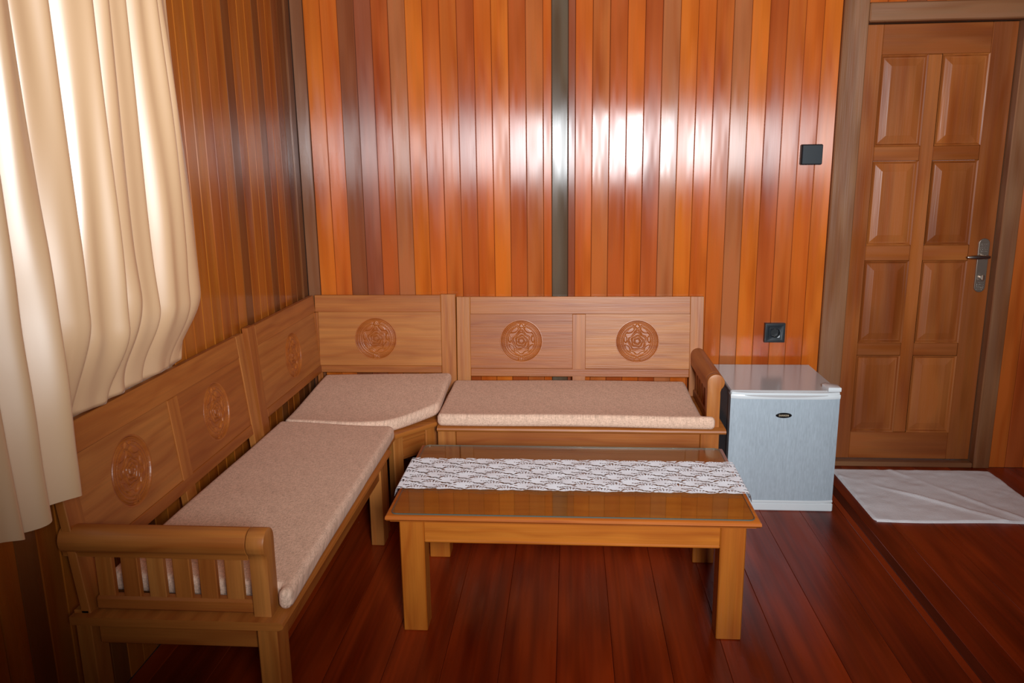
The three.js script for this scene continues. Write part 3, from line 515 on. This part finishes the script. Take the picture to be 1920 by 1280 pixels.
// ---------------------------------------------------------------- small fridge
{
  const f = thing('small_fridge', 'small silver fridge with white plinth between the bench and the door', 'fridge', [2.1345, 0, 0.084]);
  const hw = 0.2185;
  mesh('cabinet', cbox(-hw + 0.004, hw - 0.004, 0.05, 0.503, 0, 0.39, 0.006, 'y'), M.fridgeSide, f);
  mesh('top_panel', cbox(-hw, hw, 0.503, 0.519, -0.002, 0.432, 0.004, 'x'), M.fridgeTop, f);
  // door with a softly bowed front
  const prof = []; for (let i = 0; i <= 14; i++) { const u = i / 14 * 2 - 1; prof.push([u * hw * 0.997, 0.449 - 0.012 * Math.pow(Math.abs(u), 6)]); }
  const dg = extrude([[-hw * 0.997, 0.395], ...prof, [hw * 0.997, 0.395]].map(([x, z]) => [x, -z]).reverse(), 0.447, { grain: 'y', crease: 0.6 }).applyMatrix4(rotX(-Math.PI / 2)).translate(0, 0.046, 0);
  const door = mesh('door', woodUV(dg, 'y'), M.fridgeDoor, f);
  // white cap along the top of the door with a hollowed hand grip
  const cap = []; for (let i = 0; i <= 24; i++) { const u = i / 24 * 2 - 1; cap.push([u * hw, 0.452 - 0.012 * Math.pow(Math.abs(u), 6)]); }
  const grip = []; for (let i = 0; i <= 24; i++) { const u = i / 24 * 2 - 1; grip.push([(u * 0.8 + 0.02) * hw, 0.434 + 0.0 + (1 - u * u) * 0.009]); }
  mesh('door_cap', extrude([[-hw, 0.395], ...cap, [hw, 0.395]].map(([x, z]) => [x, -z]).reverse(), 0.013, { bevel: 0.003, seg: 2, crease: 0.6 }).applyMatrix4(rotX(-Math.PI / 2)).translate(0, 0.4895, 0), M.fridgeWhite, door);
  const lip = [...cap.map(([x, z]) => [x * 0.985, z - 0.002]), ...grip.slice().reverse()];
  mesh('grip_lip', extrude(lip.map(([x, z]) => [x, -z]).reverse(), 0.008, { bevel: 0.0015, seg: 1, crease: 0.6 }).applyMatrix4(rotX(-Math.PI / 2)).translate(0, 0.5045, 0), M.fridgeWhite, door);
  const sm = []; for (let i = 0; i <= 20; i++) { const u = i / 20 * 2 - 1; sm.push([u * 0.165, 0.5035 - 0.0085 * Math.pow(1 - u * u, 0.8)]); }
  mesh('hand_grip', extrude([...sm, [0.165, 0.5045], [-0.165, 0.5045]], 0.0025, {}).translate(0, 0, 0.4505), M.fridgeTop, door).userData.label = 'shallow curved hand grip';
  mesh('door_foot', extrude([[-hw, 0.395], ...cap, [hw, 0.395]].map(([x, z]) => [x, -z]).reverse(), 0.007, { bevel: 0.002, seg: 1, crease: 0.6 }).applyMatrix4(rotX(-Math.PI / 2)).translate(0, 0.0385, 0), M.fridgeWhite, door);
  mesh('hinge_cover', extrude([[hw - 0.05, 0.44], [hw - 0.058, 0.38], [hw - 0.034, 0.36], [hw + 0.001, 0.39], [hw + 0.001, 0.44]].map(([x, z]) => [x, -z]).reverse(), 0.012, { bevel: 0.003, seg: 2 }).applyMatrix4(rotX(-Math.PI / 2)).translate(0, 0.5195, 0), M.fridgeWhite, f);
  mesh('plinth', cbox(-hw, hw, 0, 0.036, 0.01, 0.449, 0.004, 'x'), M.fridgeWhite, f);
  mesh('lower_hinge', cbox(hw - 0.05, hw - 0.008, 0.0362, 0.0385, 0.4, 0.44, 0.001, 'x'), M.chrome, f);
  // oval maker's badge with lettering
  const cv = document.createElement('canvas'); cv.width = 512; cv.height = 176; const c = cv.getContext('2d');
  c.fillStyle = '#0a0708'; c.fillRect(0, 0, 512, 176); c.fillStyle = '#b7a58c'; c.font = 'bold 84px sans-serif'; c.textAlign = 'center'; c.textBaseline = 'middle'; c.fillText('SANKEN', 256, 90, 330);
  const bt = new THREE.CanvasTexture(cv); bt.colorSpace = THREE.SRGBColorSpace;
  const ov = new THREE.Shape(); ov.absellipse(0, 0, 0.0315, 0.0105, 0, Math.PI * 2);
  const og = new THREE.ExtrudeGeometry(ov, { depth: 0.0015, bevelEnabled: true, bevelSize: 0.0006, bevelThickness: 0.0006, bevelSegments: 2, curveSegments: 40 });
  const op = og.attributes.position, ou = og.attributes.uv; for (let i = 0; i < op.count; i++) ou.setXY(i, op.getX(i) / 0.064 + 0.5, op.getY(i) / 0.022 + 0.5);
  mesh('maker_badge', og.translate(-0.005, 0.419, 0.4495), new THREE.MeshPhysicalMaterial({ map: bt, roughness: 0.3 }), door).userData.label = 'small black oval badge with pale lettering';
}
// ---------------------------------------------------------------- floor towel
{
  const nx = 96, nz = 76, x0 = 2.494, x1 = 3.215, z0 = 0.058, z1 = 0.622, pos = [], idx = [], uv = [];
  const hgt = (x, z) => {
    let h = 0.004 + 0.004 * noise(x * 9, z * 11, 90, 90, 21) + 0.0025 * noise(x * 26, z * 30, 200, 200, 22);
    for (const [a, b, s, w] of [[0.9, 2.1, 0.006, 0.012], [-0.5, -0.9, 0.005, 0.014], [0.25, 0.95, 0.006, 0.011], [1.6, 4.35, 0.004, 0.012], [-1.3, -3.2, 0.005, 0.013], [0.1, 0.42, 0.005, 0.01]]) { const q = (z - (a * x - b)) / Math.hypot(1, a); h += 1.9 * s * Math.exp(-(q * q) / (w * w)) * noise(x * 5 + b, z * 5, 60, 60, 23); }
    return h;
  };
  for (let j = 0; j <= nz; j++) for (let i = 0; i <= nx; i++) {
    const u = i / nx, v = j / nz, cr = 0.03;
    let x = mix(x0, x1, u), z = mix(z0, z1, v) + 0.006 * Math.sin(u * 7) * v;
    const ex = Math.min(x - x0, x1 - x), ez = Math.min(z - z0, z1 - z);
    if (ex < cr && ez < cr && ex >= 0 && ez >= 0) { const q = Math.hypot(cr - ex, cr - ez); if (q > cr) { const s = cr / q; x = x < (x0 + x1) / 2 ? x0 + cr - (cr - ex) * s : x1 - cr + (cr - ex) * s; z = z < (z0 + z1) / 2 ? z0 + cr - (cr - ez) * s : z1 - cr + (cr - ez) * s; } }
    const edge = i === 0 || j === 0 || i === nx || j === nz;
    pos.push(x, edge ? 0.0005 : hgt(x, z) + 0.001, z); uv.push(x, z);
  }
  for (let j = 0; j < nz; j++) for (let i = 0; i < nx; i++) { const a = j * (nx + 1) + i, b = a + 1, c = a + nx + 1, d = c + 1; idx.push(a, c, b, b, c, d); }
  const g = new THREE.BufferGeometry(); g.setAttribute('position', new THREE.Float32BufferAttribute(pos, 3)); g.setAttribute('uv', new THREE.Float32BufferAttribute(uv, 2)); g.setIndex(idx); g.computeVertexNormals();
  const m = mesh('floor_towel', g, M.towel, scene); m.userData = { label: 'rumpled white towel laid on the floor in front of the door', category: 'towel' };
}
// ---------------------------------------------------------------- satin curtain
{
  const c = thing('curtain', 'champagne satin curtain hanging over the window, its hem tucked behind the bench', 'curtain');
  const Z = [1.335, 1.45, 1.6, 1.69, 1.8, 1.945, 2.065, 2.165, 2.26, 2.36, 2.48, 2.6, 2.72, 2.84, 2.96, 3.08, 3.2, 3.35];     // creases
  const A = [0.05, 0.075, 0.06, 0.07, 0.085, 0.075, 0.07, 0.065, 0.07, 0.06, 0.06, 0.06, 0.06, 0.06, 0.06, 0.06, 0.06];
  const top = 2.36, nz = 520, ny = 150, pos = [], uv = [], idx = [];
  for (let i = 0; i <= nz; i++) for (let j = 0; j <= ny; j++) {
    const z = mix(Z[0], Z.at(-1), i / nz), past = smooth(2.01, 2.05, z);
    const hem = mix(0.795, 0.7 - 0.012 * Math.sin(z * 26), past), v = j / ny, y = mix(top, hem, v);
    const zz = z + 0.007 * Math.sin(y * 2.6 + z * 5) + 0.003 * Math.sin(y * 7 + z * 11);
    let s = 0; while (s < Z.length - 2 && zz > Z[s + 1]) s++;
    const p = clamp((zz - Z[s]) / (Z[s + 1] - Z[s]));
    const skew = Math.pow(p, 0.5 + 0.22 * hash(s, 1, 9));
    const bulge = Math.pow(Math.sin(Math.PI * skew), 0.75) * A[s] * (0.85 + 0.3 * noise(y * 2.2, s * 3.3, 50, 50, 41));
    const fold = hash(s, 3, 5), lean = (1 - past) * smooth(1.12 - 0.1 * fold, 0.84, y), tuck = (1 - past) * smooth(0.85, 0.826, y);
    const end = smooth(Z[0], Z[0] + 0.03, z);
    const ripple = 0.024 * (noise(zz * 22, y * 1.8, 900, 90, 43) - 0.5) + (0.012 + 0.016 * lean) * (noise(zz * 9 + y * 4, y * 5 - zz * 5, 900, 90, 44) - 0.5) * smooth(1.5, 0.9, y);
    let x = 0.05 * end + 0.022 + bulge + ripple + 0.0075 * Math.sin(zz * 88 + 5 * noise(zz * 6, y * 0.9, 90, 90, 46)) * noise(zz * 10, y * 1.6, 90, 90, 47) * (1 - 0.5 * lean);
    x = mix(x, 0.03 + 0.45 * bulge + 0.8 * ripple, lean);
    x = mix(x, 0.0035 + bulge * 0.08, tuck);
    const flare = 0.05 * smooth(2.1, 0.95, y) * (1 - lean * 0.4) * smooth(1.75, 1.3, z);
    pos.push(x, y, z - flare + lean * lean * 0.05 * smooth(1.55, 1.3, z)); uv.push(z * 1.5, y);
  }
  for (let i = 0; i < nz; i++) for (let j = 0; j < ny; j++) { const a = i * (ny + 1) + j, b = a + 1, d = a + ny + 1, e = d + 1; idx.push(a, b, d, b, e, d); }
  const g = new THREE.BufferGeometry(); g.setAttribute('position', new THREE.Float32BufferAttribute(pos, 3)); g.setAttribute('uv', new THREE.Float32BufferAttribute(uv, 2)); g.setIndex(idx); g.computeVertexNormals();
  mesh('drape', g, M.satin, c);
  const rail = thing('curtain_rail', 'white curtain rail above the window, out of the picture', 'curtain rail', [0.06, 2.385, 2.325]);
  mesh('rail', new THREE.CylinderGeometry(0.011, 0.011, 2.2, 16).rotateX(Math.PI / 2), M.fridgeWhite, rail);
  for (const z of [-1.0, 0, 1.0]) mesh('bracket', cbox(-0.0585, 0.0, -0.006, 0.006, z - 0.008, z + 0.008, 0.002), M.fridgeWhite, rail);
}
// ---------------------------------------------------------------- the photographer's flash lamp
{
  const s = thing('flash_lamp', 'photographer\'s round flash lamp on a stand beside the camera', 'lamp', [FLASH.at[0], 0, FLASH.at[2]]);
  const head = new THREE.Group(); head.name = 'head'; head.position.set(0, FLASH.at[1], 0); s.add(head);
  const r = FLASH.r, dish = new THREE.LatheGeometry([[r + 0.01, 0.1], [r + 0.015, 0.1], [r + 0.015, 0.13], [0.12, 0.3], [0.07, 0.3], [0.07, 0.42], [0.001, 0.42]].map(([x, y]) => new THREE.Vector2(x, y)), 48).rotateX(Math.PI / 2);
  mesh('reflector', dish, new THREE.MeshStandardMaterial({ color: '#141414', roughness: 0.9, side: THREE.DoubleSide }), head);
  mesh('diffuser', new THREE.CircleGeometry(r, 48).rotateY(Math.PI).translate(0, 0, 0.11), new THREE.MeshStandardMaterial({ color: '#ffffff', emissive: '#f2f7ff', emissiveIntensity: 1 }), head);
  head.lookAt(FLASH.at[0] * 2 - FLASH.to[0], FLASH.at[1] * 2 - FLASH.to[1], FLASH.at[2] * 2 - FLASH.to[2]);
  flash.position.set(...FLASH.at); flash.target.position.set(...FLASH.to); flash.name = 'flash_light'; scene.add(flash, flash.target);
  mesh('stand', new THREE.CylinderGeometry(0.014, 0.016, FLASH.at[1] - 0.06, 12).translate(0, (FLASH.at[1] - 0.06) / 2, 0.33), M.black, s);
  for (let k = 0; k < 3; k++) { const g = new THREE.CylinderGeometry(0.009, 0.009, 0.62, 8).translate(0, 0.31, 0).applyMatrix4(new THREE.Matrix4().makeRotationZ(-2.05)).applyMatrix4(rotY(k * 2.094 + 0.5)).translate(0, 0.295, 0.33); mesh('stand_leg', g, M.black, s); }
}
renderer.render(scene, camera);
